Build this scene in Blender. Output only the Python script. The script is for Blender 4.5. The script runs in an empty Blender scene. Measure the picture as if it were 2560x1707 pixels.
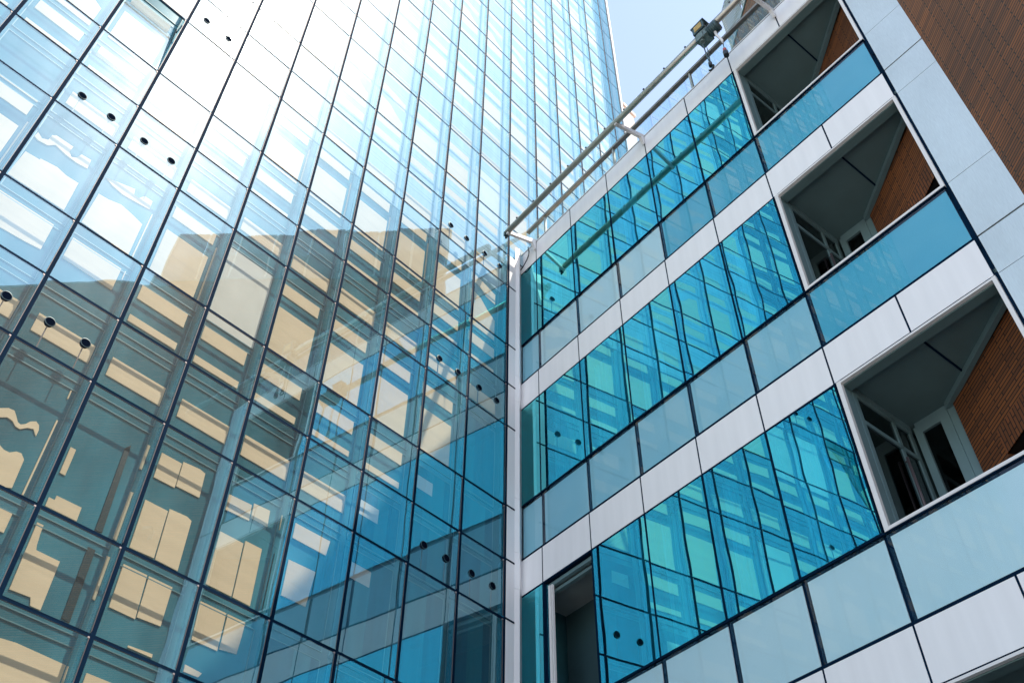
import bpy, math, random
from mathutils import Vector, Matrix
random.seed(7)
C = bpy.context.scene.collection
PI = math.pi
ZG = 13.5366                      # height of tower row datum above the pavement

# ------------------------------------------------------------------ helpers
class MB:
    """collects boxes / prisms / tubes, builds ONE mesh object"""
    def __init__(s): s.v = []; s.f = []; s.m = []; s.mats = []; s.sm = []
    def mi(s, mat):
        if mat not in s.mats: s.mats.append(mat)
        return s.mats.index(mat)
    def face(s, pts, mat, smooth=False):
        b = len(s.v); s.v += [tuple(p) for p in pts]; s.f.append(tuple(range(b, b+len(pts)))); s.m.append(s.mi(mat)); s.sm.append(smooth)
    def box(s, x0, x1, y0, y1, z0, z1, mat, xf=None):
        if x0 > x1: x0, x1 = x1, x0
        if y0 > y1: y0, y1 = y1, y0
        if z0 > z1: z0, z1 = z1, z0
        P = [Vector((x, y, z)) for z in (z0, z1) for y in (y0, y1) for x in (x0, x1)]
        if xf: P = [xf @ p for p in P]
        b = len(s.v); s.v += [tuple(p) for p in P]; k = s.mi(mat)
        for f in ((0,2,3,1),(4,5,7,6),(0,1,5,4),(2,6,7,3),(0,4,6,2),(1,3,7,5)):
            s.f.append(tuple(b+i for i in f)); s.m.append(k); s.sm.append(False)
    def prism(s, poly, y0, y1, mat):
        """outline in x,z ; front at y0 (facing -y), thickness to y1"""
        a = sum(poly[i][0]*poly[(i+1) % len(poly)][1]-poly[(i+1) % len(poly)][0]*poly[i][1] for i in range(len(poly)))
        if a < 0: poly = poly[::-1]
        n = len(poly); b = len(s.v); k = s.mi(mat)
        s.v += [(x, y0, z) for x, z in poly] + [(x, y1, z) for x, z in poly]
        s.f.append(tuple(range(b, b+n))); s.m.append(k); s.sm.append(False)
        for i in range(n):
            j = (i+1) % n
            s.f.append((b+j, b+i, b+n+i, b+n+j)); s.m.append(k); s.sm.append(False)
    def tube(s, pts, r, mat, n=12, cap=True):
        pts = [Vector(p) for p in pts]; k = s.mi(mat); b = len(s.v); m = len(pts)
        up = Vector((0, 0, 1))
        for i, p in enumerate(pts):
            t = (pts[min(i+1, m-1)]-pts[max(i-1, 0)]).normalized()
            a = t.cross(up)
            if a.length < 1e-3: a = t.cross(Vector((1, 0, 0)))
            a.normalize(); c = t.cross(a).normalized()
            for q in range(n):
                w = 2*PI*q/n
                s.v.append(tuple(p + a*math.cos(w)*r + c*math.sin(w)*r))
        for i in range(m-1):
            for q in range(n):
                q2 = (q+1) % n
                s.f.append((b+i*n+q, b+i*n+q2, b+(i+1)*n+q2, b+(i+1)*n+q)); s.m.append(k); s.sm.append(True)
        if cap:
            s.f.append(tuple(b+q for q in range(n))[::-1]); s.m.append(k); s.sm.append(False)
            s.f.append(tuple(b+(m-1)*n+q for q in range(n))); s.m.append(k); s.sm.append(False)
    def merge(s, o, dx=0, dy=0, dz=0):
        b = len(s.v); s.v += [(x+dx, y+dy, z+dz) for x, y, z in o.v]
        for f, m, q in zip(o.f, o.m, o.sm):
            s.f.append(tuple(b+i for i in f)); s.m.append(s.mi(o.mats[m])); s.sm.append(q)
    def mesh(s, name):
        me = bpy.data.meshes.new(name); me.from_pydata(s.v, [], s.f)
        for m in s.mats: me.materials.append(m)
        me.polygons.foreach_set('material_index', s.m); me.polygons.foreach_set('use_smooth', s.sm)
        me.update(); return me
    def build(s, name, parent=None, loc=(0,0,0), rz=0):
        return link(name, s.mesh(name), parent, loc, rz)
def link(name, me, parent=None, loc=(0,0,0), rz=0):
    o = bpy.data.objects.new(name, me); C.objects.link(o); o.location = loc; o.rotation_euler = (0, 0, rz)
    if parent: o.parent = parent
    return o
def tag(o, label=None, cat=None, group=None, kind=None):
    for k, v in (('label', label), ('category', cat), ('group', group), ('kind', kind)):
        if v: o[k] = v
    return o
def empty(name, loc=(0,0,0), rz=0):
    return link(name, None, None, loc, rz)

# ------------------------------------------------------------------ materials
def newmat(name):
    m = bpy.data.materials.new(name); m.use_nodes = True; nt = m.node_tree; nt.nodes.clear()
    out = nt.nodes.new('ShaderNodeOutputMaterial'); return m, nt, out
def N(nt, t, **kw):
    n = nt.nodes.new(t)
    for k, v in kw.items():
        if k in n.inputs: n.inputs[k].default_value = v
        else: setattr(n, k, v)
    return n
def fresnel(nt, ior):
    """Fresnel factor that is the same from both sides of a pane"""
    ge = N(nt, 'ShaderNodeNewGeometry'); mr = N(nt, 'ShaderNodeMapRange')
    mr.inputs['To Min'].default_value = ior; mr.inputs['To Max'].default_value = 1/ior
    nt.links.new(ge.outputs['Backfacing'], mr.inputs[0])
    fr = N(nt, 'ShaderNodeFresnel'); nt.links.new(mr.outputs[0], fr.inputs['IOR']); return fr
def rgb(c): return (c[0], c[1], c[2], 1)
def noise_fac(nt, scale, lo, hi, stretch=(1,1,1), detail=4, coord='Object'):
    tc = N(nt, 'ShaderNodeTexCoord'); mp = N(nt, 'ShaderNodeMapping'); mp.inputs['Scale'].default_value = stretch
    nt.links.new(tc.outputs[coord], mp.inputs[0])
    no = N(nt, 'ShaderNodeTexNoise', Scale=scale, Detail=detail); nt.links.new(mp.outputs[0], no.inputs['Vector'])
    mr = N(nt, 'ShaderNodeMapRange'); mr.inputs['From Min'].default_value = .3; mr.inputs['From Max'].default_value = .7
    mr.inputs['To Min'].default_value = lo; mr.inputs['To Max'].default_value = hi
    nt.links.new(no.outputs[0], mr.inputs[0]); return mr.outputs[0]
def solid(name, col, rough=.5, metal=0, var=.12, scale=3, stretch=(1,1,1), spec=.5, bump=0):
    m, nt, out = newmat(name)
    b = N(nt, 'ShaderNodeBsdfPrincipled'); b.inputs['Roughness'].default_value = rough; b.inputs['Metallic'].default_value = metal
    b.inputs['Specular IOR Level'].default_value = spec
    f = noise_fac(nt, scale, 1-var, 1+var, stretch)
    mx = N(nt, 'ShaderNodeVectorMath', operation='SCALE'); mx.inputs[0].default_value = col[:3]
    nt.links.new(f, mx.inputs['Scale']); nt.links.new(mx.outputs[0], b.inputs['Base Color'])
    if bump:
        bp = N(nt, 'ShaderNodeBump', Strength=bump, Distance=.01); nt.links.new(f, bp.inputs['Height']); nt.links.new(bp.outputs[0], b.inputs['Normal'])
    nt.links.new(b.outputs[0], out.inputs[0]); return m

def wavy_normal(nt, strength, scale):
    tc = N(nt, 'ShaderNodeTexCoord'); oi = N(nt, 'ShaderNodeObjectInfo')
    sc = N(nt, 'ShaderNodeVectorMath', operation='SCALE'); sc.inputs[0].default_value = (37., 11., 53.)
    nt.links.new(oi.outputs['Random'], sc.inputs['Scale'])
    ad = N(nt, 'ShaderNodeVectorMath', operation='ADD'); nt.links.new(tc.outputs['Object'], ad.inputs[0]); nt.links.new(sc.outputs[0], ad.inputs[1])
    no = N(nt, 'ShaderNodeTexNoise', Scale=scale, Detail=1.0); nt.links.new(ad.outputs[0], no.inputs['Vector'])
    bp = N(nt, 'ShaderNodeBump', Strength=strength, Distance=.02); nt.links.new(no.outputs[0], bp.inputs['Height'])
    return bp.outputs[0]

def tower_glass():
    m, nt, out = newmat('tower_glass')
    nrm = wavy_normal(nt, .10, 1.1)
    fr = fresnel(nt, GLASS_IOR)
    tr = N(nt, 'ShaderNodeBsdfTransparent'); tr.inputs[0].default_value = rgb(GLASS_TINT)
    g1 = N(nt, 'ShaderNodeBsdfGlossy', Roughness=0.0); g1.inputs[0].default_value = rgb(GLASS_REFL)
    nt.links.new(nrm, g1.inputs['Normal'])
    mx = N(nt, 'ShaderNodeMixShader'); nt.links.new(fr.outputs[0], mx.inputs[0]); nt.links.new(tr.outputs[0], mx.inputs[1]); nt.links.new(g1.outputs[0], mx.inputs[2])
    # added haze layer: wide soft reflection that spreads the sun into a bloom
    g2 = N(nt, 'ShaderNodeBsdfGlossy', Roughness=HAZE_ROUGH); g2.inputs[0].default_value = (1, .98, .95, 1)
    df = N(nt, 'ShaderNodeBsdfDiffuse'); df.inputs[0].default_value = (.8, .85, .85, 1)
    m2 = N(nt, 'ShaderNodeMixShader', Fac=.5); nt.links.new(g2.outputs[0], m2.inputs[1]); nt.links.new(df.outputs[0], m2.inputs[2])
    f = noise_fac(nt, 2.2, HAZE*.7, HAZE*1.4, (1, 1, .35), coord='Object')
    m3 = N(nt, 'ShaderNodeMixShader'); nt.links.new(f, m3.inputs[0]); nt.links.new(mx.outputs[0], m3.inputs[1]); nt.links.new(m2.outputs[0], m3.inputs[2])
    nt.links.new(m3.outputs[0], out.inputs[0]); return m
def office_glass():
    m, nt, out = newmat('office_glass')
    nrm = wavy_normal(nt, .12, 1.0)
    tr = N(nt, 'ShaderNodeBsdfTransparent'); tr.inputs[0].default_value = (.14, .70, .88, 1)
    g1 = N(nt, 'ShaderNodeBsdfGlossy', Roughness=0.0); oi2 = N(nt, 'ShaderNodeObjectInfo'); cm = N(nt, 'ShaderNodeMix', data_type='RGBA'); cm.inputs[6].default_value = (.02, .70, .93, 1); cm.inputs[7].default_value = (.09, .93, .94, 1); nt.links.new(oi2.outputs['Random'], cm.inputs[0]); nt.links.new(cm.outputs[2], g1.inputs[0]); nt.links.new(nrm, g1.inputs['Normal'])
    m1 = N(nt, 'ShaderNodeMixShader', Fac=.68); nt.links.new(tr.outputs[0], m1.inputs[1]); nt.links.new(g1.outputs[0], m1.inputs[2])
    fr = fresnel(nt, 1.65)
    g2 = N(nt, 'ShaderNodeBsdfGlossy', Roughness=0.0); g2.inputs[0].default_value = (.8, 1, 1, 1); nt.links.new(nrm, g2.inputs['Normal'])
    m2 = N(nt, 'ShaderNodeMixShader'); nt.links.new(fr.outputs[0], m2.inputs[0]); nt.links.new(m1.outputs[0], m2.inputs[1]); nt.links.new(g2.outputs[0], m2.inputs[2])
    nt.links.new(m2.outputs[0], out.inputs[0]); return m
def clear_glass(name, tint, ior=1.5):
    m, nt, out = newmat(name)
    tr = N(nt, 'ShaderNodeBsdfTransparent'); tr.inputs[0].default_value = rgb(tint)
    g = N(nt, 'ShaderNodeBsdfGlossy', Roughness=0.0); fr = fresnel(nt, ior)
    mx = N(nt, 'ShaderNodeMixShader'); nt.links.new(fr.outputs[0], mx.inputs[0]); nt.links.new(tr.outputs[0], mx.inputs[1]); nt.links.new(g.outputs[0], mx.inputs[2])
    nt.links.new(mx.outputs[0], out.inputs[0]); return m
def fin_mat(name, col, fac, tc=(.9, .98, 1, 1)):
    m, nt, out = newmat(name)
    tr = N(nt, 'ShaderNodeBsdfTransparent'); tr.inputs[0].default_value = tc
    d = N(nt, 'ShaderNodeBsdfPrincipled'); d.inputs['Base Color'].default_value = rgb(col); d.inputs['Roughness'].default_value = .2
    mx = N(nt, 'ShaderNodeMixShader', Fac=fac); nt.links.new(tr.outputs[0], mx.inputs[1]); nt.links.new(d.outputs[0], mx.inputs[2])
    nt.links.new(mx.outputs[0], out.inputs[0]); return m
def frosted_mat(name, FROST_A, FROST_B):
    m, nt, out = newmat(name)
    b = N(nt, 'ShaderNodeBsdfPrincipled')
    f = noise_fac(nt, .8, 0, 1, (1, 1, 1), 2)
    mx = N(nt, 'ShaderNodeMix', data_type='RGBA'); mx.inputs[6].default_value = rgb(FROST_A); mx.inputs[7].default_value = rgb(FROST_B)
    nt.links.new(f, mx.inputs[0]); nt.links.new(mx.outputs[2], b.inputs['Base Color'])
    b.inputs['Roughness'].default_value = .33; b.inputs['IOR'].default_value = 1.6; b.inputs['Specular Tint'].default_value = (.75, .95, 1, 1)
    nt.links.new(b.outputs[0], out.inputs[0]); return m
def brick_mat(name, c1, c2, mortar, bw, bh, vertical=False):
    m, nt, out = newmat(name)
    tc = N(nt, 'ShaderNodeTexCoord'); sx = N(nt, 'ShaderNodeSeparateXYZ'); cx = N(nt, 'ShaderNodeCombineXYZ')
    nt.links.new(tc.outputs['Object'], sx.inputs[0])
    nt.links.new(sx.outputs['Z' if vertical else 'X'], cx.inputs[0]); nt.links.new(sx.outputs['X' if vertical else 'Z'], cx.inputs[1])
    br = N(nt, 'ShaderNodeTexBrick'); br.offset = .37; br.inputs['Scale'].default_value = 1
    br.inputs['Color1'].default_value = rgb(c1); br.inputs['Color2'].default_value = rgb(c2); br.inputs['Mortar'].default_value = rgb(mortar)
    br.inputs['Mortar Size'].default_value = .009; br.inputs['Mortar Smooth'].default_value = .25; br.inputs['Bias'].default_value = -.1
    br.inputs['Brick Width'].default_value = bw; br.inputs['Row Height'].default_value = bh
    nt.links.new(cx.outputs[0], br.inputs[0])
    f = noise_fac(nt, .55, .7, 1.25, (1, 1, 1), 5)
    mu = N(nt, 'ShaderNodeVectorMath', operation='SCALE'); nt.links.new(br.outputs[0], mu.inputs[0]); nt.links.new(f, mu.inputs['Scale'])
    b = N(nt, 'ShaderNodeBsdfPrincipled', Roughness=.7); nt.links.new(mu.outputs[0], b.inputs['Base Color'])
    bp = N(nt, 'ShaderNodeBump', Strength=.6, Distance=.012); inv = N(nt, 'ShaderNodeMath', operation='SUBTRACT'); inv.inputs[0].default_value = 1
    nt.links.new(br.outputs['Fac'], inv.inputs[1]); nt.links.new(inv.outputs[0], bp.inputs['Height']); nt.links.new(bp.outputs[0], b.inputs['Normal'])
    nt.links.new(b.outputs[0], out.inputs[0]); return m
def mesh_mat():
    m, nt, out = newmat('expanded_metal')
    tc = N(nt, 'ShaderNodeTexCoord'); sx = N(nt, 'ShaderNodeSeparateXYZ'); nt.links.new(tc.outputs['Object'], sx.inputs[0])
    def wave(sign):
        a = N(nt, 'ShaderNodeMath', operation='MULTIPLY'); a.inputs[1].default_value = sign*1.0; nt.links.new(sx.outputs['X'], a.inputs[0])
        s2 = N(nt, 'ShaderNodeMath', operation='ADD'); nt.links.new(a.outputs[0], s2.inputs[0]); nt.links.new(sx.outputs['Z'], s2.inputs[1])
        k = N(nt, 'ShaderNodeMath', operation='MULTIPLY'); k.inputs[1].default_value = 9; nt.links.new(s2.outputs[0], k.inputs[0])
        fr = N(nt, 'ShaderNodeMath', operation='FRACT'); nt.links.new(k.outputs[0], fr.inputs[0])
        g = N(nt, 'ShaderNodeMath', operation='GREATER_THAN'); g.inputs[1].default_value = .52; nt.links.new(fr.outputs[0], g.inputs[0]); return g.outputs[0]
    mn = N(nt, 'ShaderNodeMath', operation='MAXIMUM'); nt.links.new(wave(1), mn.inputs[0]); nt.links.new(wave(-1), mn.inputs[1])
    b = N(nt, 'ShaderNodeBsdfPrincipled', Roughness=.45, Metallic=.6); b.inputs['Base Color'].default_value = (.20, .24, .26, 1)
    tr = N(nt, 'ShaderNodeBsdfTransparent'); mx = N(nt, 'ShaderNodeMixShader')
    nt.links.new(mn.outputs[0], mx.inputs[0]); nt.links.new(tr.outputs[0], mx.inputs[1]); nt.links.new(b.outputs[0], mx.inputs[2])
    nt.links.new(mx.outputs[0], out.inputs[0]); return m
def brushed():
    m, nt, out = newmat('brushed_steel')
    b = N(nt, 'ShaderNodeBsdfPrincipled', Roughness=.42, Metallic=.55)
    f = noise_fac(nt, 30, .86, 1.08, (14, 1, .25), 6)
    f2 = noise_fac(nt, 1.2, .9, 1.08, (1, 1, .5), 3)
    mu = N(nt, 'ShaderNodeMath', operation='MULTIPLY'); nt.links.new(f, mu.inputs[0]); nt.links.new(f2, mu.inputs[1])
    mx = N(nt, 'ShaderNodeVectorMath', operation='SCALE'); mx.inputs[0].default_value = STEEL
    nt.links.new(mu.outputs[0], mx.inputs['Scale']); nt.links.new(mx.outputs[0], b.inputs['Base Color'])
    nt.links.new(b.outputs[0], out.inputs[0]); return m

GLASS_IOR = 3.1; GLASS_TINT = (.85, .90, .92); GLASS_REFL = (.50, .88, .97); HAZE = .023; HAZE_ROUGH = .31
OFF_REFL = (.03, .80, 1.0)
FROST_A = (.68, .80, .82); FROST_B = (.80, .87, .87); STEEL = (.66, .71, .69)
M = {}
M['tg'] = tower_glass(); M['og'] = office_glass(); M['rail_glass'] = clear_glass('railing_glass', (.86, .95, .97)); M['door_glass'] = clear_glass('door_glass', (.12, .20, .20), 1.7)
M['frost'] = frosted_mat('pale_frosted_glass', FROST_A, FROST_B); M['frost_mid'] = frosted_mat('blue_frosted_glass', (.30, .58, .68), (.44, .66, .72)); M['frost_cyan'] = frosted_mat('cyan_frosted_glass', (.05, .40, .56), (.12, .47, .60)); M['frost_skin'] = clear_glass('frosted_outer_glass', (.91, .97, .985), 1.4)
M['fin'] = fin_mat('cavity_fin', (.04, .50, .68), .22)
M['fin2'] = fin_mat('cavity_shelf', (.04, .48, .66), .06, (.98, .99, 1, 1))
M['navy'] = solid('dark_gasket', (.0015, .013, .034), .8, var=.3, spec=.04)
M['alu'] = solid('aluminium_edge', (.10, .08, .085), .5, .2)
M['bright'] = solid('bright_clip', (.34, .28, .28), .5, .2)
M['bead'] = solid('pale_window_frame', (.14, .30, .32), .45)
M['cream'] = solid('cream_sun_patch', (.92, .69, .43), .8, var=.05, scale=2, stretch=(1, 1, 6))  # sunlit patches behind the glass, put into panel colour and outline
M['blue'] = solid('blue_corner_shade', (.006, .13, .20), .6, var=.3, scale=1.2, stretch=(3, 1, .3)); M['blue2'] = solid('light_blue_corner_shade', (.012, .21, .28), .6, var=.2, scale=1.2, stretch=(4, 1, .3))  # corner shadow and blue reflection put into the panel colour
M['sky_pale'] = solid('pale_sky_reflection', (.44, .60, .68), .8, var=.12, scale=1.5, stretch=(5, 1, .3))  # sky reflection put into the colour of backing panels
M['ivory'] = solid('ivory_reveal_and_patch', (.80, .74, .62), .7, var=.05)
M['teal'] = solid('dark_teal_inner_glass', (.055, .20, .24), .12, var=.5, scale=.9, stretch=(1, 1, .4), spec=.5)
M['dark'] = solid('dark_column_and_patch', (.006, .03, .035), .4)
M['hole'] = solid('black_vent_bore', (.003, .006, .014), 1.0, spec=0)
M['white'] = solid('white_composite_panel', (.86, .845, .84), .38, var=.035, scale=1.3, stretch=(5, 1, .35))
M['steel'] = brushed()
M['wmetal'] = solid('white_painted_metal', (.76, .74, .72), .35, var=.03)
M['gmetal'] = solid('grey_painted_metal', (.14, .225, .24), .4, var=.08)
M['soffit'] = solid('grey_soffit', (.11, .18, .185), .55, var=.06)
M['pipe'] = solid('galvanised_pipe', (.42, .40, .35), .35, .75, var=.12, scale=8)
M['copper'] = solid('bronze_handrail', (.30, .25, .21), .3, .8, var=.15, scale=6)
M['black'] = solid('black_rubber', (.012, .016, .02), .5)
M['navybox'] = solid('dark_machine_casing', (.05, .09, .10), .45, .3)
M['grime'] = solid('greased_metal', (.16, .20, .19), .5, .5, var=.35, scale=18)
M['yellow'] = solid('yellow_plate', (.42, .27, .07), .5, var=.2, scale=9)
M['red'] = solid('red_plastic', (.45, .05, .04), .4)
M['brick'] = brick_mat('long_brown_brick', (.27, .088, .022), (.13, .044, .015), (.012, .007, .005), .46, .052)
M['soldier'] = brick_mat('standing_brick_course', (.24, .075, .022), (.16, .055, .018), (.016, .009, .007), .34, .06, True)
M['mesh'] = mesh_mat()
M['stone'] = solid('pinkish_stone', (.66, .52, .44), .8, var=.15, scale=2)
M['roof'] = solid('roof_gravel', (.30, .30, .29), .9, var=.2, scale=20)
M['paving'] = solid('stone_paving', (.48, .47, .44), .85, var=.2, scale=2)
M['interior'] = solid('dim_interior', (.03, .07, .08), .7, var=.3, scale=.8)
M['floor'] = solid('office_ceiling', (.30, .34, .34), .8)
M['curtain'] = solid('pale_curtain', (.90, .92, .90), .85, var=.25, scale=6, stretch=(6, 6, .12))

# ------------------------------------------------------------------ frames of the three facades
HT, H1, H2 = 1.79309, 1.07164, 1.06669; HP = HT+H1+H2
def rowz(i):                      # top of tower row i (i counts downwards, 0 = a tall row)
    q, m = divmod(i, 3); return ZG - (q*HP + (0, HT, HT+H1)[m])
def rowh(i): return (HT, H1, H2)[i % 3]
X0, ANG = .47271, -.14633
DB = Vector((math.sin(ANG), -math.cos(ANG), 0)); RB = math.atan2(DB.y, DB.x)
BW, BY0 = 1.14399, -.70175
ZB = [ZG+z for z in (5.4618, 4.8114, 2.5448, 1.4464, .7657, -1.5057, -2.6132, -3.2981, -5.56, -6.6611, -7.345, -9.62, -10.73, -11.42)]
def sv(j): return BY0 + j*BW if j > 0 else -.128
V8, V9 = sv(8), 9.20
KD = Vector((-math.sin(math.radians(41)), -math.cos(math.radians(41)), 0)); RK = math.atan2(KD.y, KD.x)
KO = Vector((X0, 0, 0)) + DB*V9 + Vector((-math.cos(ANG), -math.sin(ANG), 0))*.05

# ------------------------------------------------------------------ ground
g = MB(); g.box(-400, 400, -400, 400, -.3, 0, M['paving'])
tag(g.build('pavement'), kind='structure')

# ------------------------------------------------------------------ glass tower
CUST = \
CUST = {  # outlines of sunlit patches and wavy sun reflections, built as panels
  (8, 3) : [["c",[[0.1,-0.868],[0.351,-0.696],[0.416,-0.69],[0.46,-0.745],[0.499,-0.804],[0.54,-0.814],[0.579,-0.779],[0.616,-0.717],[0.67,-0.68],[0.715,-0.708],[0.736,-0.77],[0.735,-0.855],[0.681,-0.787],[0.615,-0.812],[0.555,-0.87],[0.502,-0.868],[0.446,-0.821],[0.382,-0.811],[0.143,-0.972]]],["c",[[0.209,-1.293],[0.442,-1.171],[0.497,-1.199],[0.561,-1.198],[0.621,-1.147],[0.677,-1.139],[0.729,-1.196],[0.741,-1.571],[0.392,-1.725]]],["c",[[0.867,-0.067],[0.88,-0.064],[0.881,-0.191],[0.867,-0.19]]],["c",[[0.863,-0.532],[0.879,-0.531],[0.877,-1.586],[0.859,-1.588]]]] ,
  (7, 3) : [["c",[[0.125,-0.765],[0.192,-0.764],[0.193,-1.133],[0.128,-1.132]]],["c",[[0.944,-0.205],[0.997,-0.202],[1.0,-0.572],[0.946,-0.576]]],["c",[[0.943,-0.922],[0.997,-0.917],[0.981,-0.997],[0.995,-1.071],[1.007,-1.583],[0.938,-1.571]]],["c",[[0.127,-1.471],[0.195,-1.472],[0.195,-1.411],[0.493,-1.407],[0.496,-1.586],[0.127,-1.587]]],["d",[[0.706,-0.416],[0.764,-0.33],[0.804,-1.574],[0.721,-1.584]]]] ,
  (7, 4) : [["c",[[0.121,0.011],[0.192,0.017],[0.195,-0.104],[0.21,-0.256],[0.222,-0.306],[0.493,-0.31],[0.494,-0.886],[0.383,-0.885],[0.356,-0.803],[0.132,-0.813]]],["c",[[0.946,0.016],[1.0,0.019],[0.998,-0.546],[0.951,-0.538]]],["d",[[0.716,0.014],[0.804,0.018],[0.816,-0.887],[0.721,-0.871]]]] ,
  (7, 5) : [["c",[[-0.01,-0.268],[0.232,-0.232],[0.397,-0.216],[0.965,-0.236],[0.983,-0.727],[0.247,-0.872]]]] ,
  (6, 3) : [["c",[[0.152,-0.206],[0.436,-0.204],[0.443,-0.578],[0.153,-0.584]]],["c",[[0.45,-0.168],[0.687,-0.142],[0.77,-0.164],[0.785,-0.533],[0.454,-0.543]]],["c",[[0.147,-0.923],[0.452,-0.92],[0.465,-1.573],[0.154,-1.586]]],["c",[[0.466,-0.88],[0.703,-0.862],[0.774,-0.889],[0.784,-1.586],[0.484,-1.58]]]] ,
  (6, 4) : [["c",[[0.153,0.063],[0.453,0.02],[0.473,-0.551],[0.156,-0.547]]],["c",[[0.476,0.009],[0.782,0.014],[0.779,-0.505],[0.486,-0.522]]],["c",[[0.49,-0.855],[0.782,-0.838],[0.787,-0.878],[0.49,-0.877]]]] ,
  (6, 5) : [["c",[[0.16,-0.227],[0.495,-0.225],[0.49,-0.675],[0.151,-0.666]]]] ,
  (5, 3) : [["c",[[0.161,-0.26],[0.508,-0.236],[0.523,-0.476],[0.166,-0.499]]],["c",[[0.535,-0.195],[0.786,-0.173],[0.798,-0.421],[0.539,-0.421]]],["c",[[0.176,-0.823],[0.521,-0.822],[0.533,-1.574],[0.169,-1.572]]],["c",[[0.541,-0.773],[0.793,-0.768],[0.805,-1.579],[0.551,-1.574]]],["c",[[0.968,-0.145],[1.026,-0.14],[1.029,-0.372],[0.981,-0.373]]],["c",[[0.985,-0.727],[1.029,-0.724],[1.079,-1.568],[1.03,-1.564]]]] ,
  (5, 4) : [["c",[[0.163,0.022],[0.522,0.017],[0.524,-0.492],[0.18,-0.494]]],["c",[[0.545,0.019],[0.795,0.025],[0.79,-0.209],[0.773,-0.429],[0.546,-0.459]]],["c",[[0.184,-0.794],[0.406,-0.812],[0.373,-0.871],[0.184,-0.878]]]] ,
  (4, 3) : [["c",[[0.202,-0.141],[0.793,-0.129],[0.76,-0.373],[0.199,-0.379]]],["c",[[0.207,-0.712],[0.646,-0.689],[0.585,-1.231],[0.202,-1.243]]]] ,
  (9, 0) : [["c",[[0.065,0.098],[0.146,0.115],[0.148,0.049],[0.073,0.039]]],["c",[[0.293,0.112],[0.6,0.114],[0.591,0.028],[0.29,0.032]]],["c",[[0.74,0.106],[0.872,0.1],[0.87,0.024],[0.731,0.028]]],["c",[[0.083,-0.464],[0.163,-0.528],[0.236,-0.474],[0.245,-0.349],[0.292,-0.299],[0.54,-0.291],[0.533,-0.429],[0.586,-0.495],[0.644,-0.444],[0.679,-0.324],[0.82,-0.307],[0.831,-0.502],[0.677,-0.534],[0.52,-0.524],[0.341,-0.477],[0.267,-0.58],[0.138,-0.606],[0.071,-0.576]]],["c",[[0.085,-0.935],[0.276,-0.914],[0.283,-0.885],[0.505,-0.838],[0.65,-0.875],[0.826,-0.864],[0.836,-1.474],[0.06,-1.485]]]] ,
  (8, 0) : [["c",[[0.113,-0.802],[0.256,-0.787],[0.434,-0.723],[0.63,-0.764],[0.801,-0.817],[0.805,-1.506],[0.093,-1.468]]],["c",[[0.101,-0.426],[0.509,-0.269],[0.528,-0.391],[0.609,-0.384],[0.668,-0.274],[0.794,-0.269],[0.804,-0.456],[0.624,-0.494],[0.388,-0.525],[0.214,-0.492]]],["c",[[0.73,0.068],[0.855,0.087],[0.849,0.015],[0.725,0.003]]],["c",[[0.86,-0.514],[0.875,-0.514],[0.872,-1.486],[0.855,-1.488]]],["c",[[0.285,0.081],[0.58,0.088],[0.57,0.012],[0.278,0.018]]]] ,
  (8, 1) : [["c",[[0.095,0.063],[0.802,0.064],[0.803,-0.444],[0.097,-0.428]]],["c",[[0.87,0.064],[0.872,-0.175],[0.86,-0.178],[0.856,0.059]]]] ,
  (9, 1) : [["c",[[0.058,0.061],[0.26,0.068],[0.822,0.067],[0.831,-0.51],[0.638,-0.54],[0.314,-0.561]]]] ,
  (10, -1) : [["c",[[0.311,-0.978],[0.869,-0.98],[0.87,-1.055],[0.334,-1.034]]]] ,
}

D = .24
tower = empty('glass_tower', (0, 0, 0))
tag(tower, 'tall glass tower with a gridded pale blue curtain wall and cream sunlit patches', 'tower')
XE = 5.57                                    # right-hand edge of the tower face
KL = 15
body = MB()
body.box(-KL, XE-.02, D+.012, D+.25, 0, 62, M['teal'])
body.box(-KL, XE-.02, D+.25, 14, 0, 62, M['interior'])
body.build('inner_wall', tower)
ed = MB(); ed.box(XE-.02, XE+.07, -.03, 14, 0, 62, M['wmetal']); ed.build('edge_trim', tower)

def frame_mb(w, h):
    b = MB()
    e = .027; f = .022
    b.box(0, e, .008, .022, -h, 0, M['navy']); b.box(w-e, w, .008, .022, -h, 0, M['navy'])
    b.box(e, w-e, .008, .022, -f, 0, M['navy']); b.box(e, w-e, .008, .022, -h, -h+f, M['navy'])
    b.box(w-e-.006, w-e, -.002, .012, -h+.04, -.04, M['alu'])           # bright edge of the clamped pane
    for x0, x1 in ((w-.048, w-e),):
        b.box(x0, x1, -.004, .01, -.036, -.018, M['bright'])
    # glass fins lining the cavity
    b.box(e+.002, e+.016, .03, .11, -h+.03, -.03, M['fin']); b.box(w-e-.016, w-e-.002, .03, .11, -h+.03, -.03, M['fin'])
    # pale inner frame
    o = .055; t = .013
    b.box(o, w-o, D-.003, D+.01, -o-t, -o, M['bead']); b.box(o, w-o, D-.003, D+.01, -h+o, -h+o+t, M['bead'])
    b.box(o, o+t, D-.003, D+.01, -h+o+t, -o-t, M['bead']); b.box(w-o-t, w-o, D-.003, D+.01, -h+o+t, -o-t, M['bead'])
    return b
def pane_mb(w, h):
    b = MB(); e = .024; f = .019
    b.face([(e, .006, -h+f), (w-e, .006, -h+f), (w-e, .006, -f), (e, .006, -f)], M['tg']); return b
def rect(u0, u1, z0, z1): return [(u0, z0), (u1, z0), (u1, z1), (u0, z1)]
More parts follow.
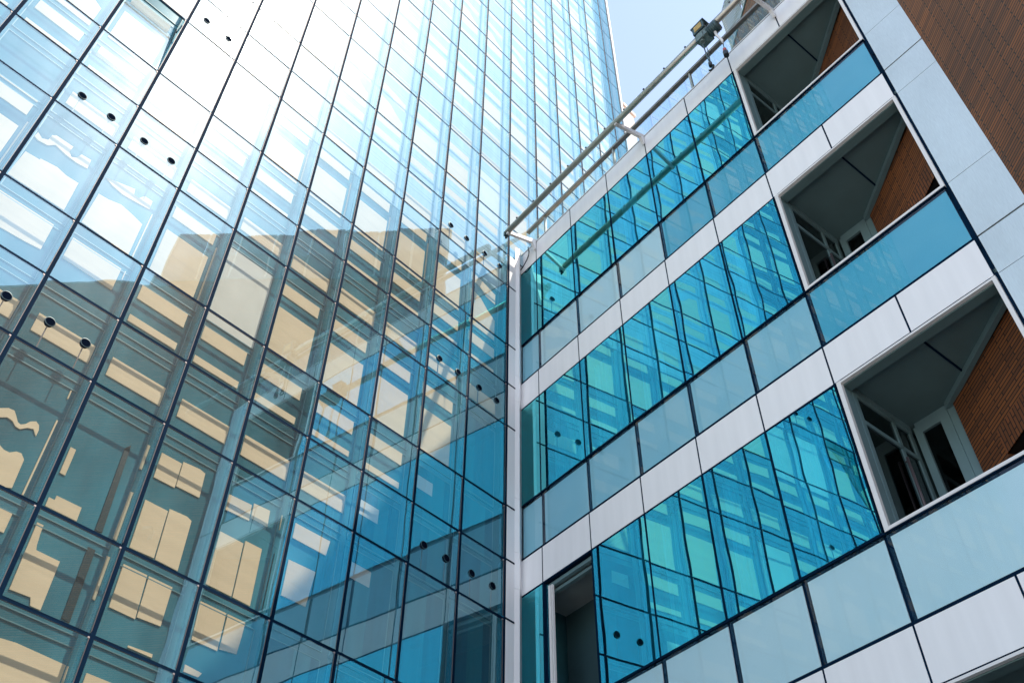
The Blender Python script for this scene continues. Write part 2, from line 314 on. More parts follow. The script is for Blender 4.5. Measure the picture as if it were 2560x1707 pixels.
def patch_polys(k, i):
    """panels of one cell that paint sunlight, shade and sky reflection, outlines in metres from its top left corner"""
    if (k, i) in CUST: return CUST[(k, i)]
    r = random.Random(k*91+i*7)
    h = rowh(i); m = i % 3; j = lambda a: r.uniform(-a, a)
    # cells low in the corner: shadow and blue reflection painted as panels
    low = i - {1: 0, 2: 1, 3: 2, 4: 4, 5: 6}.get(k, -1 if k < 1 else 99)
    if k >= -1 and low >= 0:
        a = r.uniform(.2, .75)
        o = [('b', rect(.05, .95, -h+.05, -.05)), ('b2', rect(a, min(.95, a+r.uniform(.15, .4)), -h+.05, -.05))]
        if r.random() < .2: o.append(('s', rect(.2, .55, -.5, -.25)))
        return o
    pale = [('p', rect(0, 1, -h, 0))] if i <= -4 and k <= 7 else []  # backing panel paints the pale sky reflection of the upper rows
    return pale + plain_patches(r, i, m, h, j)
def plain_patches(r, i, m, h, j):
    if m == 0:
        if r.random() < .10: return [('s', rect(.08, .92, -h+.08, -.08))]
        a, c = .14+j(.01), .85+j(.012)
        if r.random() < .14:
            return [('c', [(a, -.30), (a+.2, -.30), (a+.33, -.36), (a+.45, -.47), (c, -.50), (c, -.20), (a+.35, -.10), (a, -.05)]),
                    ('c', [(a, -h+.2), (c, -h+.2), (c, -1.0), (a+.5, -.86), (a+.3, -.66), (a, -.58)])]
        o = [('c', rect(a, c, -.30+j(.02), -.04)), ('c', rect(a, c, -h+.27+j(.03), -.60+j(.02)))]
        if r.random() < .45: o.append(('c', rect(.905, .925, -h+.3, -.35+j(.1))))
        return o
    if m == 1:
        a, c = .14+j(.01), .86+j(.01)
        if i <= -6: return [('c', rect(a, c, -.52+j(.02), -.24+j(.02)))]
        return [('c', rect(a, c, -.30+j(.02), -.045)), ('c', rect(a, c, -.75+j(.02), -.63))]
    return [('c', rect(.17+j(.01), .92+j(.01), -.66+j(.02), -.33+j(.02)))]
def patch_mb(k, i):
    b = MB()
    for n, (kd, pl) in enumerate(patch_polys(k, i)):
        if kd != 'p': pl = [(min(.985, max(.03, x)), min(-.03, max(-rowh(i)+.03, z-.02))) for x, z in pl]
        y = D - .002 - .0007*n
        b.prism(pl, y, D+.010, M[{'d': 'dark', 's': 'ivory', 'c': 'cream', 'p': 'sky_pale', 'b': 'blue', 'b2': 'blue2'}[kd]])
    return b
def vent_mb():
    b = MB(); n = 20; R, r2 = .066, .052
    ring = lambda rad, y: [(rad*math.cos(2*PI*q/n), y, rad*math.sin(2*PI*q/n)) for q in range(n)]
    o, i_, bk = ring(R, -.004), ring(r2+.006, -.006), ring(r2, .05)
    for q in range(n):
        p = (q+1) % n
        b.face([o[q], i_[q], i_[p], o[p]][::-1], M['navybox'], True)
        b.face([i_[q], bk[q], bk[p], i_[p]][::-1], M['hole'], True)
        b.face([(o[q][0], .004, o[q][2]), o[q], o[p], (o[p][0], .004, o[p][2])][::-1], M['navy'], True)
    b.face([(x, -.0035, z) for x, _, z in i_], M['hole'])
    b.box(-.006, .006, .03, .045, -.42, -.05, M['alu'])
    return b
VENT = vent_mb().mesh('vent')
FR = {m: frame_mb(1, rowh(m)).mesh('window') for m in range(3)}
PN = {m: pane_mb(1, rowh(m)).mesh('pane') for m in range(3)}
FRMB = {m: frame_mb(1, rowh(m)) for m in range(3)}; PNMB = {m: pane_mb(1, rowh(m)) for m in range(3)}
NVENT = {9, 8, 2, 1, -5}
# camera numbers, used here only to rank cells by the share of the picture they fill
CAM = Vector((-9.624328, -9.179174, ZG-11.936620)); YAW, PIT, ROL, FOC = .8152555, .8172423, .0078825, 2448.673
fw = Vector((math.sin(YAW)*math.cos(PIT), math.cos(YAW)*math.cos(PIT), math.sin(PIT))); rt = Vector((math.cos(YAW), -math.sin(YAW), 0)); up = rt.cross(fw)
rt, up = rt*math.cos(ROL)+up*math.sin(ROL), up*math.cos(ROL)-rt*math.sin(ROL)
def area(k, i):
    if k < 1 and rowz(i) < ZB[0]+.3: return 0
    P = []
    for x, z in ((-k, rowz(i)), (-k+1, rowz(i)), (-k+1, rowz(i)-rowh(i)), (-k, rowz(i)-rowh(i))):
        d = Vector((x, 0, z))-CAM; t = d.dot(fw)
        P.append((min(2560, max(0, 1280+FOC*d.dot(rt)/t)), min(1707, max(0, 853.5-FOC*d.dot(up)/t))))
    return abs(sum(P[a][0]*P[(a+1) % 4][1]-P[(a+1) % 4][0]*P[a][1] for a in range(4)))/2
cells = [(k, i) for i in range(-33, 12) for k in range(KL, -6, -1) if not (k < 1 and rowz(i)-rowh(i) < ZB[0]-.6)]
cells = [c for c in cells if rowz(c[1])-rowh(c[1]) > .2 and rowz(c[1]) < 62]
rank = sorted(cells, key=lambda c: -area(*c)); own = set(rank[:100])
rest = MB(); restp = MB()
OPEN = (9, -3)
for k, i in cells:
    m = i % 3; loc = (-k, 0, rowz(i)); w = 1
    bl = patch_mb(k, i)
    last = (k == -5)
    if (k, i) in own:
        f = link('window', FR[m], tower, loc)
        p = link('pane', PN[m], f, (0, 0, 0))
        r = random.Random(k*17+i*131)
        p.rotation_euler = (math.radians(r.gauss(0, .16)), 0, math.radians(r.gauss(0, .16)))
        if (k, i) == OPEN:
            p.location = (0, .02, -rowh(i)+.03); p.rotation_euler = (math.radians(-7), 0, 0)
            p.data = p.data.copy()
            for vv in p.data.vertices: vv.co.z += rowh(i)-.03
            sash = MB(); h = rowh(i)-.03
            for x0, x1, z0, z1 in ((.03, .06, .03, h-.02), (.94, .97, .03, h-.02), (.06, .94, .03, .06), (.06, .94, h-.05, h-.02)):
                sash.box(x0, x1, .012, .04, z0, z1, M['gmetal'])
            sash.build('sash', f, (0, .02, -rowh(i)+.03)).rotation_euler = (math.radians(-7), 0, 0)
            st = MB(); st.tube([(.965, .04, -.16), (.965, .20, -.22)], .012, M['alu'], 8); st.build('stay', f)
        if bl.f: bl.build('light_patch', f)  # panels carrying painted sunlight, shade and sky reflection
        if m == 2 and k in NVENT:
            for u in (.27, .73): link('vent', VENT, f, (u, 0, -.58*rowh(i)))
    else:
        rr = random.Random(k*17+i*131)
        cut = last
        if cut:
            q = frame_mb(XE-.02-5, rowh(i)); rest.merge(q, *loc)
            restp.merge(pane_mb(XE-.02-5, rowh(i)), *loc)
        else:
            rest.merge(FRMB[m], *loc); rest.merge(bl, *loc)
            pn = pane_mb(1, rowh(i)); a, b2 = rr.gauss(0, .0028), rr.gauss(0, .0028)
            pn.v = [(x, y+a*(x-.5)+b2*(z+rowh(i)/2), z) for x, y, z in pn.v]
            restp.merge(pn, *loc)
rest.merge(restp)
ro = rest.build('window', tower); ro['kind'] = 'stuff'
# corner pilaster strip on the tower side, jointed at every row, meeting the lower building
cp = MB()
for i in range(-9, 12):
    zt, zb = rowz(i), rowz(i)-rowh(i)
    if zb < .1: break
    if zt > ZB[0]+.2: continue
    cp.box(.026, .2115, -.004, .05, zb+.03, zt-.0, M['white'])
    cp.box(.0, .2115, -.012, .05, zb+.001, zb+.029, M['navy'])
cp.box(.0, .024, .0, .05, .1, ZB[0]-.1, M['navy'])
cp.build('corner_strip', tower)

# ------------------------------------------------------------------ office building with blue windows
off = empty('office_building', (X0, 0, 0), RB)
tag(off, 'lower office block with white panels, blue windows and open loggias', 'office building')
core = MB()
for a in range(4):
    zt, zbm = ZB[1+3*a]-.0, ZB[2+3*a]
    # room behind each window band, floor plates, back wall
core.box(-.1, sv(6)-.02, .95, 8, 0, ZB[0]-.1, M['interior'])
core.box(sv(6)+.0, 9.1, 2.2, 8, 0, ZB[0]-.1, M['interior'])
for a in range(4):
    z1, z0 = ZB[1+3*a], ZB[0] if a == 0 else ZB[3*a-1]
    core.box(-.1, sv(6)-.02, .10, .95, z1+.02, z0-.06, M['floor'])
    core.box(sv(6)+.02, V8+.6, .10, 2.2, z1+.13, z0-.06, M['floor'])
core.box(-.1, sv(6)-.02, .10, .95, 0, ZB[13], M['floor'])
core.build('interior_body', off)
back = MB()                                # dark rainscreen behind the joints
def joint(x0, x1, z0, z1): back.box(x0, x1, .045, .10, z0, z1, M['navy'])
for a in range(5):
    zt = ZB[0] if a == 0 else ZB[3*a-1]; zb = ZB[1+3*a] if a < 4 else 1
    joint(-.13, V9-.02, zb+.004, zt-.004)
for a in range(4):
    for j in range(0, 7): 
        x = sv(j)
        if j > 0: back.box(x-.03, x+.03, .03, .16, ZB[2+3*a]+.004, ZB[1+3*a]-.0, M['navy'])
    back.box(sv(6)+.006, sv(6)+.03, .03, .16, ZB[2+3*a], ZB[1+3*a], M['navy'])
    back.box(V8-.012, V8+.03, .02, .16, ZB[2+3*a]-.5, ZB[1+3*a]+.5, M['navy'])
back.build('joint_backing', off)
roof = MB(); roof.box(-.12, 14, .12, 8, ZB[0]-.1, ZB[0]-.02, M['roof']); roof.box(-.12, 9.18, -.012, .14, ZB[0]+.001, ZB[0]+.03, M['wmetal'])
roof.build('roof', off)

def gpane(w, h, mat, y=.0, e=.018):
    b = MB(); b.face([(e, y, -h+e), (w-e, y, -h+e), (w-e, y, -e), (e, y, -e)], mat)
    return b
def win_frame(w, h):
    b = MB(); o = .075; t = .016
    b.box(0, .017, -.002, .05, -h, 0, M['navy']); b.box(w-.017, w, -.002, .05, -h, 0, M['navy'])
    b.box(.017, w-.017, -.002, .05, -.017, 0, M['navy']); b.box(.017, w-.017, -.002, .05, -h, -h+.017, M['navy'])
    b.box(.03, .05, .05, .15, -h+.03, -.03, M['fin']); b.box(w-.05, w-.03, .05, .15, -h+.03, -.03, M['fin'])
    b.box(.06, w-.06, .10, .13, -h+.06, -h+.06+t, M['bead']); b.box(.06, w-.06, .10, .13, -.06-t, -.06, M['bead'])
    return b
rnd = random.Random(3)
for a in range(4):
    z1, z2 = ZB[1+3*a], ZB[2+3*a]
    for j in range(0, 6):
        x, w = sv(j), sv(j+1)-sv(j)
        f = win_frame(w, z1-z2).build('window', off, (x, 0, z1))
        if a == 2 and j == 1: 
            mb = MB()                       # sliding sash pushed aside, tall aluminium stile left standing
            mb.box(.10, .145, .02, .06, -(z1-z2)+.03, -.10, M['wmetal']); mb.box(.165, .185, .03, .07, -(z1-z2)+.03, -.10, M['wmetal'])
            mb.box(.03, w-.03, .06, .12, -.10, -.04, M['gmetal']); mb.box(.05, w-.03, .14, .20, -.17, -.12, M['gmetal'])
            mb.build('sliding_track', f); continue
        p = gpane(w, z1-z2, M['og']).build('pane', f)
        p.rotation_euler = (math.radians(rnd.gauss(0, .15)), 0, math.radians(rnd.gauss(0, .18)))
# frosted parapets and white spandrels
def frosted(w, h, mat):
    b = MB(); o = .055
    b.box(o, w-o*.55, .030, .042, -h+o*.6, -o, M[mat])
    b.box(.02, w-.018, .008, .012, -h+.018, -.018, M['frost_skin'])
    b.box(.0, w, -.006, .04, -.016, 0, M['navy']); b.box(.0, w, -.003, .04, -h, -h+.026, M['navy'])
    return b
for a in range(4):
    z2, z3 = ZB[2+3*a], ZB[3+3*a]
    for j in range(0, 6):
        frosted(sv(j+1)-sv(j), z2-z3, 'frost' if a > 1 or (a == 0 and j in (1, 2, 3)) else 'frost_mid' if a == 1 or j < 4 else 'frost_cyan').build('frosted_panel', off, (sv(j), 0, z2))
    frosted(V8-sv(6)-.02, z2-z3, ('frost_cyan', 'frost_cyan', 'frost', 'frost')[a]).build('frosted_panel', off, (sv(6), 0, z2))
def white_panel(w, h):
    b = MB(); e = .013
    b.box(e, w-e, -.004, .045, -h+.016, -.016, M['white'])
    b.box(0, e-.001, -.001, .04, -h+.002, -.002, M['navy']); b.box(w-e+.001, w, -.001, .04, -h+.002, -.002, M['navy']); b.box(e, w-e, -.002, .04, -.015, -.001, M['navy']); b.box(e, w-e, -.002, .04, -h, -h+.015, M['navy']); return b
for a in range(5):
    zt = ZB[0] if a == 0 else ZB[3*a]; zb = ZB[1+3*a] if a else ZB[1]
    if a == 4: zb = ZB[13]
    for j in range(0, 8):
        ex = .012 if j == 7 else 0
        white_panel(sv(j+1)-sv(j)-ex, zt-zb).build('spandrel_panel', off, (sv(j), 0, zt))
lowp = MB(); lowp.box(-.1, V9-.05, 0, .04, .02, ZB[13]-.03, M['white']); lowp.build('plinth_panel', off)
# corner pilaster, office side (its face turns away from the tower)
A0 = Vector((.2115-X0, 0)); ca, sa = math.cos(-RB), math.sin(-RB)
ax, ay = A0.x*ca-0*sa, A0.x*sa              # crease in facade coordinates
pw = MB(); zs = sorted([z for z in ZB if z > .3]+[.05])
for n in range(len(zs)-1):
    z0, z1 = zs[n]+.006, zs[n+1]-.0
    P = [(ax, ay), (-.128-.012, -.004), (-.128-.012, .06), (ax+.02, ay+.1)]
    b = len(pw.v); k = pw.mi(M['white'])
    pw.v += [(x, y, z0) for x, y in P]+[(x, y, z1) for x, y in P]
    for fc in ((0,1,5,4),(1,2,6,5),(2,3,7,6),(3,0,4,7),(0,3,2,1),(4,5,6,7)):
        pw.f.append(tuple(b+q for q in fc)); pw.m.append(k); pw.sm.append(False)
pw.build('corner_pilaster', off)
# brushed steel pilaster
sp = MB()
js = [ZB[0]+.01, ZG+2.58, ZB[3], ZB[4], ZB[5], ZB[6], ZB[7], ZG-5.56, ZB[9], ZB[10], ZB[11], .05]
for n in range(len(js)-1):
    g_ = .014 if n in (1, 4, 7) else .004
    sp.box(V8+.032, V9-.03, -.006, .05, js[n+1]+(.014 if n+1 in (2, 5, 8) else .004), js[n]-(.014 if n in (2, 5, 8) else .004), M['steel'])
sp.box(V9-.028, V9+.0, -.002, .3, .05, ZB[0], M['navy'])
sp.box(V8+.034, V9-.03, .052, .30, .05, ZB[0], M['navy'])
sp.build('steel_pilaster', off)
# loggias
for a in range(4):
    zt, zb = ZB[1+3*a], ZB[2+3*a]; x0, x1 = sv(6)+.03, V8-.012; fl = ZB[3+3*a]
    lg = MB()
    lg.box(x0, V8+.55, .02, 2.2, zt+.06, zt+.12, M['soffit'])            # ceiling
    lg.box(x0, x1, .05, .20, zt-.05, zt+.06, M['soffit'])                # drop beam at the front
    lg.box(x0+1.09, x0+1.115, .22, 1.2, zt+.045, zt+.06, M['navy'])      # seam of the ceiling boards
    lg.box(x0-.02, V8+.5, .10, 2.2, fl-.1, fl, M['gmetal'])              # floor
    lg.box(x0+.12, x0+.80, 1.46, 1.50, zt-.02, zt+.06, M['gmetal'])      # head trim of back wall
    lg.box(x0+.60, x0+.80, 1.46, 1.52, fl, zt-.02, M['gmetal'])          # back wall panel
    lg.box(x0, x0+.06, .20, 1.46, zt-.03, zt+.06, M['gmetal'])
    th = math.atan2(-.568, .823); xf = Matrix.Translation((6.80, 1.42, 0)) @ Matrix.Rotation(th, 4, 'Z')
    lg.box(0, 2.2, 0, .07, zt-.03, zt+.06, M['gmetal'], xf)
    lo = lg.build('loggia', off)
    fm = MB()
    fm.box(x0, x0+.06, -.012, .045, zb+.0, zt, M['wmetal']); fm.box(x1-.05, x1, -.012, .045, zb+.0, zt, M['wmetal'])
    fm.box(x0+.06, x1-.05, -.010, .045, zt-.035, zt-.004, M['wmetal']); fm.box(x0+.06, x1-.05, -.016, .06, zb+.0, zb+.04, M['wmetal'])
    fm.box(x0+.004, x0+.05, .05, .22, zb-.3, zt-.05, M['gmetal'])
    fm.build('frame', lo)
    # glazed side wall with door
    dm = MB(); xs = x0+.055
    for y0, y1 in ((.22, .30), (1.02, 1.08), (1.38, 1.46)): dm.box(xs-.05, xs, y0, y1, fl, zt-.03, M['gmetal'])
    dm.box(xs-.05, xs, .30, 1.38, zt-.55, zt-.48, M['gmetal']); dm.box(xs-.05, xs, .30, 1.38, zt-.10, zt-.03, M['gmetal'])
    dm.box(xs-.03, xs-.02, .28, 1.40, fl, zt-.05, M['door_glass'])
    do = dm.build('glazed_door', lo)
    hb = MB(); hb.tube([(xs+.04, .97, zt-1.9), (xs+.04, .97, zt-.75)], .018, M['alu'], 10); hb.tube([(xs, .97, zt-.8), (xs+.04, .97, zt-.8)], .01, M['alu'], 8); hb.tube([(xs, .97, zt-1.8), (xs+.04, .97, zt-1.8)], .01, M['alu'], 8)
    hb.build('pull_handle', lo)
    wm = MB(); bx0, bx1 = x0+.10, x0+.60
    for q0, q1 in ((bx0, bx0+.10), (bx1-.13, bx1)): wm.box(q0, q1, 1.44, 1.50, fl, zt-.02, M['gmetal'])
    wm.box(bx0+.10, bx1-.13, 1.44, 1.50, zt-.14, zt-.02, M['gmetal']); wm.box(bx0+.09, bx1-.12, 1.48, 1.49, fl, zt-.1, M['door_glass'])
    wm.build('narrow_window', lo)

# ------------------------------------------------------------------ brick building
bk = empty('brick_building', KO, RK)
tag(bk, 'dark brown long-brick building slanting away beside the steel strip', 'building')
KZ = ZG+10.75
w = MB()
# local x runs towards the street (-x goes into the loggias); openings inside the loggias have a soldier-course lintel
segs = [(-5.3, -2.72, ZB[0]-.2, KZ), (0, 16, 0, KZ)]
for x0, x1, z0, z1 in segs: w.box(x0, x1, 0, .5, z0, z1, M['brick'])
zc = ZB[0]-.2
for a in range(4):
    zt = ZB[1+3*a]; fl = ZB[3+3*a]; zl = zt-1.30
    w.box(-2.72, 0, 0, .5, zt-.02 if a == 0 else zt-.02, zc if a == 0 else prev, M['brick'])
    w.box(-2.72, 0, 0, .5, zl, zt-.02, M['brick'])
    w.box(-2.72, -2.2, 0, .5, fl-.2, zl, M['brick']); w.box(-.3, 0, 0, .5, fl-.2, zl, M['brick'])
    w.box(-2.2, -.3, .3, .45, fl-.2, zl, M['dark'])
    prev = fl-.2
w.box(-2.72, 0, 0, .5, KZ if 0 else ZB[0]-.2, KZ, M['brick'])
w.build('wall', bk)
for a in range(4):
    zl = ZB[1+3*a]-1.30
    ln = MB(); ln.box(-2.2, -.3, -.006, .02, zl, zl+.34, M['soldier'])
    ln.build('lintel_course', bk)
cpn = MB(); cpn.box(-5.3, 16, -.03, .53, KZ, KZ+.06, M['gmetal']); cpn.build('coping', bk)
rb = MB(); rb.box(-5.2, 16, .5, 9, ZB[0] if 0 else 0.1, KZ-.3, M['brick']) if 0 else None
# small bracket lamp high on the wall
lm = empty('wall_lamp', KO + KD*1.05 + Vector((0, 0, ZG+1.55)), RK)
tag(lm, 'small dark bracket lamp high on the brown brick wall', 'lamp')
b = MB(); b.box(-.05, .05, -.03, -.001, -.10, .10, M['navybox']); b.build('base_plate', lm)
b = MB(); b.tube([(0, -.03, 0), (0, -.20, .03), (0, -.26, 0)], .02, M['navybox'], 10); b.build('arm', lm)
b = MB(); b.box(-.10, .10, -.34, -.16, -.07, .0, M['navybox']); b.build('lamp_head', lm)

# ------------------------------------------------------------------ roof screen of metal mesh on the brick building
ms = empty('mesh_screen', KO + Vector((0, 0, KZ+.06)), RK)
tag(ms, 'grey metal mesh screen on the roof above the brick wall', 'screen')
H = 2.55
fm = MB(); xs = [-5.3 + q*1.1 for q in range(9)]
for x in xs: fm.box(x-.035, x+.035, .20, .27, 0, H, M['wmetal'])
for z in (.05, H*.5, H-.06): fm.box(xs[0], xs[-1], .20, .27, z-.03, z+.03, M['wmetal'])
fm.build('frame', ms)
for q in range(8):
    b = MB(); b.box(xs[q]+.04, xs[q+1]-.04, .16, .18, .02, H, M['mesh']); b.build('mesh_panel', ms)
bx = MB(); bx.box(-5.0, 3.3, .9, 5, 0, H-.25, M['stone']); bx.build('plant_room', ms)

# ------------------------------------------------------------------ roof edge railing and cleaning monorail on the office block
zr = ZB[0]+.03
rl = empty('roof_railing', (X0, 0, 0), RB)
tag(rl, 'glass railing with bronze handrail along the white roof edge', 'railing')
ZH = ZG+6.4
b = MB(); b.box(-.01, 9.1, .10, .19, ZH-.035, ZH+.035, M['copper']); b.build('handrail', rl)
for j in range(1, 9, 2):
    x = BY0+j*BW+.17; b = MB(); b.box(x-.022, x+.022, .12, .17, zr, ZH-.035, M['pipe']); b.build('post', rl)
for j in range(0, 8):
    x = max(.02, BY0+j*BW+.2); b = MB(); b.box(x, BY0+(j+1)*BW+.18, .138, .15, zr+.02, ZH-.07, M['rail_glass']); b.build('glass_panel', rl)
mr = empty('cleaning_monorail', (X0, 0, 0), RB)
tag(mr, 'long grey steel pipe rail held out over the roof edge', 'rail')
ZR, YR = ZG+5.2, -.79
b = MB(); b.tube([(.40, YR, ZR), (10, YR, ZR)], .062, M['pipe'], 20); b.box(.42, 10, YR-.018, YR+.018, ZR+.06, ZR+.12, M['pipe']); b.build('pipe', mr)
for q in range(17):
    b = MB(); x = .8+q*.56; b.tube([(x, YR-.06, ZR+.075), (x, YR+.04, ZR+.075)], .02, M['black'], 10); b.build('bolt', mr)
b = MB(); b.box(.345, .40, YR-.05, YR+.05, ZR-.10, ZR+.03, M['navybox']); b.tube([(.37, YR, ZR-.09), (.37, YR, ZR-.17)], .022, M['black'], 8); b.build('end_stop', mr)
for j in (1, 4, 7):
    x = BY0+j*BW; b = MB()
    pts = [(YR-.03, ZR-.10), (YR-.03, ZR-.02), (.10, ZB[0]+.10), (.10, ZB[0]+.033), (-.03, ZB[0]+.033), (-.03, ZB[0]-.30), (-.05, ZB[0]-.30), (-.12, ZB[0]-.12)]
    n = len(pts); P = [(x-.03, y, z) for y, z in pts]+[(x+.03, y, z) for y, z in pts]; k = b.mi(M['wmetal'])
    b.v = P; b.f = [tuple(range(n)), tuple(range(n, 2*n))[::-1]]+[(q, n+q, n+(q+1) % n, (q+1) % n)[::-1] for q in range(n)]; b.m = [k]*(n+2); b.sm = [False]*(n+2)
    b.build('bracket', mr)
# hoist
hs = empty('chain_hoist', (X0, 0, 0), RB)
tag(hs, 'small motor hoist with a yellow plate riding on the roof rail', 'hoist')
hx = 6.26
b = MB(); b.box(hx-.17, hx+.15, YR-.17, YR-.10, ZR-.05, ZR+.27, M['navybox']); b.box(hx-.17, hx+.15, YR+.10, YR+.16, ZR-.05, ZR+.24, M['navybox'])
b.box(hx-.20, hx+.18, YR-.18, YR+.17, ZR+.25, ZR+.29, M['navybox']); b.tube([(hx-.15, YR-.05, ZR+.27), (hx-.15, YR-.05, ZR+.38), (hx-.05, YR-.05, ZR+.38), (hx-.05, YR-.05, ZR+.27)], .018, M['navybox'], 8)
b.build('trolley', hs)
b = MB(); b.box(hx-.11, hx+.10, YR-.182, YR-.171, ZR+.0, ZR+.22, M['yellow']); b.build('yellow_plate', hs)
for sx in (-.10, .09):
    b = MB(); b.tube([(hx+sx, YR-.10, ZR+.075), (hx+sx, YR+.09, ZR+.075)], .055, M['grime'], 14); b.build('wheel', hs)
b = MB(); b.box(hx-.16, hx+.16, YR-.14, YR+.12, ZR-.34, ZR-.09, M['grime']); b.box(hx-.10, hx+.06, YR-.17, YR-.13, ZR-.40, ZR-.14, M['grime'])
b.tube([(hx-.20, YR-.02, ZR-.16), (hx+.2, YR-.02, ZR-.16)], .07, M['navybox'], 14); b.tube([(hx-.05, YR-.08, ZR-.34), (hx-.02, YR-.08, ZR-.47)], .06, M['grime'], 12); b.build('gearbox', hs)
b = MB(); b.tube([(hx+.14, YR-.02, ZR-.22), (hx+.42, YR-.02, ZR-.22)], .135, M['navybox'], 20)
for q in range(5): b.tube([(hx+.19+q*.045, YR-.02, ZR-.22), (hx+.205+q*.045, YR-.02, ZR-.22)], .15, M['navybox'], 20)
b.build('motor', hs)
b = MB(); b.tube([(hx-.03, YR-.08, ZR-.47), (hx-.02, YR-.08, ZR-.9), (hx+.0, YR-.08, ZR-1.25)], .012, M['navybox'], 6); b.tube([(hx+.02, YR-.08, ZR-.45), (hx+.03, YR-.08, ZR-.8), (hx+.01, YR-.08, ZR-1.25)], .009, M['navybox'], 6); b.build('chain', hs)
b = MB(); b.tube([(hx+.0, YR-.08, ZR-1.22), (hx+.0, YR-.08, ZR-1.34)], .035, M['black'], 10)
b.tube([(hx+.0+.055*math.sin(t*.45), YR-.08, ZR-1.395+.055*math.cos(t*.45)) for t in range(11)], .017, M['black'], 8); b.build('hook', hs)
for ch in hs.children:
    for v_ in ch.data.vertices:
        c_ = Vector((hx, YR, ZR+.03)); v_.co = c_+(v_.co-c_)*(.82 if ch.name.split('.')[0] not in ('chain', 'hook') else 1)
cb = empty('power_plug', (X0, 0, 0), RB)
tag(cb, 'black and red plug hanging on a white cable beside the hoist', 'plug')
b = MB(); b.tube([(hx+.22, YR, ZR-.1), (hx+.24, YR, ZR-.45), (hx+.31, YR, ZR-.75), (hx+.30, YR, ZR-1.08)], .026, M['wmetal'], 10); b.build('cable', cb)
b = MB(); b.tube([(hx+.30, YR, ZR-1.05), (hx+.30, YR, ZR-1.2)], .05, M['red'], 12); b.build('collar', cb)
b = MB(); b.tube([(hx+.30, YR, ZR-1.2), (hx+.30, YR, ZR-1.24), (hx+.30, YR, ZR-1.36), (hx+.30, YR, ZR-1.40)], .07, M['black'], 14); b.build('plug_body', cb)
for ch in cb.children:
    for v_ in ch.data.vertices:
        if v_.co.z < ZR-1.0: c_ = Vector((hx+.30, YR, ZR-1.1)); v_.co = c_+(v_.co-c_)*.68
lp = MB(); Q = [(-.245, 5.52), (-.30, 5.40), (-.325, 5.28), (-.30, 5.15), (-.24, 5.05), (-.15, 4.95), (-.05, 4.90), (.05, 4.88), (.14, 4.93), (.20, 5.02), (.235, 5.15), (.24, 5.3), (.225, 5.46)]
lp.tube([(x, -.06-.02*math.sin(n), ZG+z) for n, (x, z) in enumerate(Q)], .013, M['black'], 8)
lo = lp.build('loose_cable', None, (X0, 0, 0), RB); tag(lo, 'loose black cable hanging in a loop at the roof corner', 'cable')

# ------------------------------------------------------------------ far neighbour seen past the tower edge
st = empty('stone_building', (0, 0, 0)); tag(st, 'narrow strip of pinkish stone wall just past the tower edge', 'building')
b = MB(); b.box(XE+.08, 6.25, -.02, 9, 0, ZG+18.7, M['stone']); b.build('wall', st)
b = MB(); b.box(XE+.075, 6.33, -.08, 9, ZG+18.7, ZG+18.86, M['stone']); b.build('coping', st)

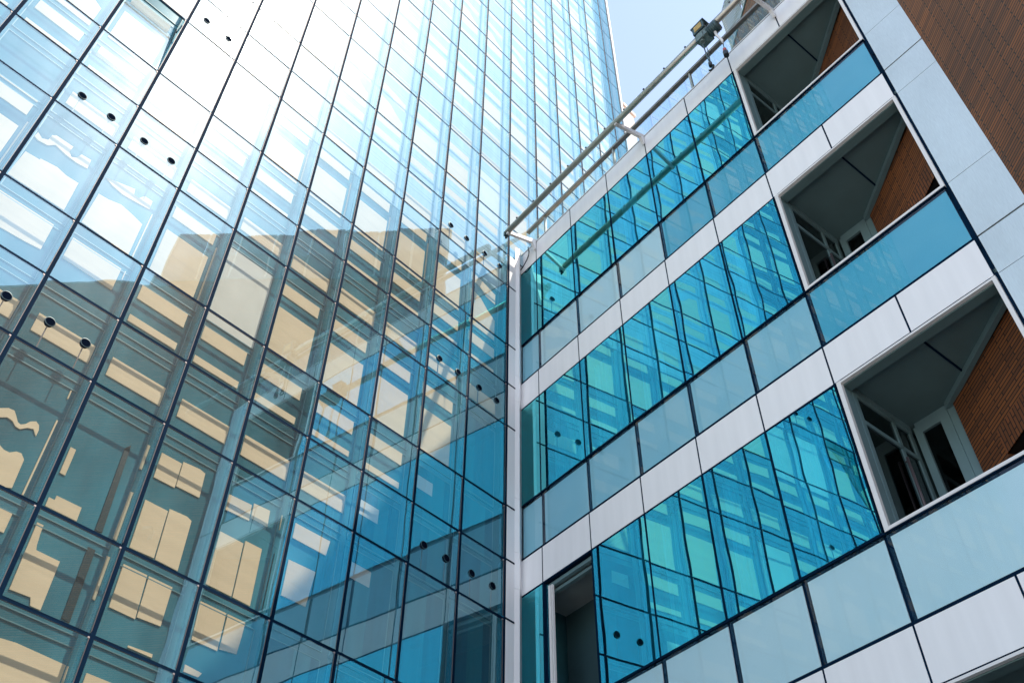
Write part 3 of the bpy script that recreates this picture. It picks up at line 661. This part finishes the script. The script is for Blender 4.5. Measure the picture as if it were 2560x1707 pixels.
# ------------------------------------------------------------------ curtains inside the office windows
nth = ('narrow corner', 'first wide', 'second wide', 'third wide', 'fourth wide', 'fifth wide'); bnd = ('top', 'middle', 'lowest full')
cl = {(0, 1): (.05, .45), (0, 3): (.1, .5), (0, 5): (.6, 1.05), (1, 0): (.12, .5), (1, 1): (.1, 1.0), (1, 2): (.1, .95), (1, 3): (.06, .6), (1, 5): (.05, .3),
      (2, 0): (.1, .5), (2, 2): (.7, 1.05), (2, 3): (.05, .42), (2, 4): (.1, .35), (2, 5): (.1, .6)}
cl = {k: ('pale curtain in the %s blue window from the corner, %s window band' % (nth[k[1]], bnd[k[0]]), *v) for k, v in cl.items()}
for (a, j), (lab, u0, u1) in cl.items():
    z1, z2 = ZB[1+3*a], ZB[2+3*a]; x = sv(j); b = MB(); n = int((u1-u0)*36)
    pts = [(x+u0+(u1-u0)*q/n, .26+.03*math.sin(q*1.9)+.012*math.sin(q*.7)) for q in range(n+1)]
    for q in range(n):
        (xa, ya), (xb, yb) = pts[q], pts[q+1]
        b.face([(xa, ya, z2+.03), (xb, yb, z2+.03), (xb, yb, z1-.06), (xa, ya, z1-.06)], M['curtain'], True)
        b.face([(xa, ya+.006, z2+.03), (xa, ya+.006, z1-.06), (xb, yb+.006, z1-.06), (xb, yb+.006, z2+.03)], M['curtain'], True)
    tag(b.build('curtain', None, (X0, 0, 0), RB), lab, 'curtain', 'curtains behind the blue windows')

# ------------------------------------------------------------------ camera, sky, sun
cam = bpy.data.cameras.new('camera'); co = bpy.data.objects.new('camera', cam); C.objects.link(co)
cam.sensor_width = 36; cam.lens = FOC/2560*36; cam.clip_end = 2000; cam.clip_start = .05
co.matrix_world = Matrix(((rt.x, up.x, -fw.x, CAM.x), (rt.y, up.y, -fw.y, CAM.y), (rt.z, up.z, -fw.z, CAM.z), (0, 0, 0, 1)))
bpy.context.scene.camera = co
S = Vector((.138, -.452, .881)).normalized()
sl = bpy.data.lights.new('sun', 'SUN'); sl.energy = 2.25; sl.angle = math.radians(.53); sl.color = (1, .89, .75)
so = bpy.data.objects.new('sun', sl); C.objects.link(so); so.location = (0, -20, 60)
so.rotation_euler = S.to_track_quat('Z', 'Y').to_euler()
wd = bpy.data.worlds.new('World'); bpy.context.scene.world = wd; wd.use_nodes = True; nt = wd.node_tree
sky = nt.nodes.new('ShaderNodeTexSky'); sky.sky_type = 'NISHITA'; sky.sun_disc = False
sky.sun_elevation = math.asin(S.z); sky.sun_rotation = math.atan2(S.x, S.y)
sky.air_density = 1.0; sky.dust_density = .3; sky.ozone_density = 1.0
bg = nt.nodes['Background']; bg.inputs[1].default_value = .15
hs_ = nt.nodes.new('ShaderNodeHueSaturation'); hs_.inputs['Saturation'].default_value = .76; hs_.inputs['Value'].default_value = .82
nt.links.new(sky.outputs[0], hs_.inputs['Color']); nt.links.new(hs_.outputs[0], bg.inputs[0])
sc = bpy.context.scene
sc.view_settings.view_transform = 'Standard'; sc.view_settings.look = 'None'; sc.view_settings.exposure = 1.68; sc.view_settings.gamma = 1
cy = sc.cycles; cy.max_bounces = 14; cy.transparent_max_bounces = 24; cy.glossy_bounces = 6; cy.diffuse_bounces = 3
cy.use_denoising = True; cy.caustics_reflective = False; cy.caustics_refractive = False; cy.sample_clamp_indirect = 6
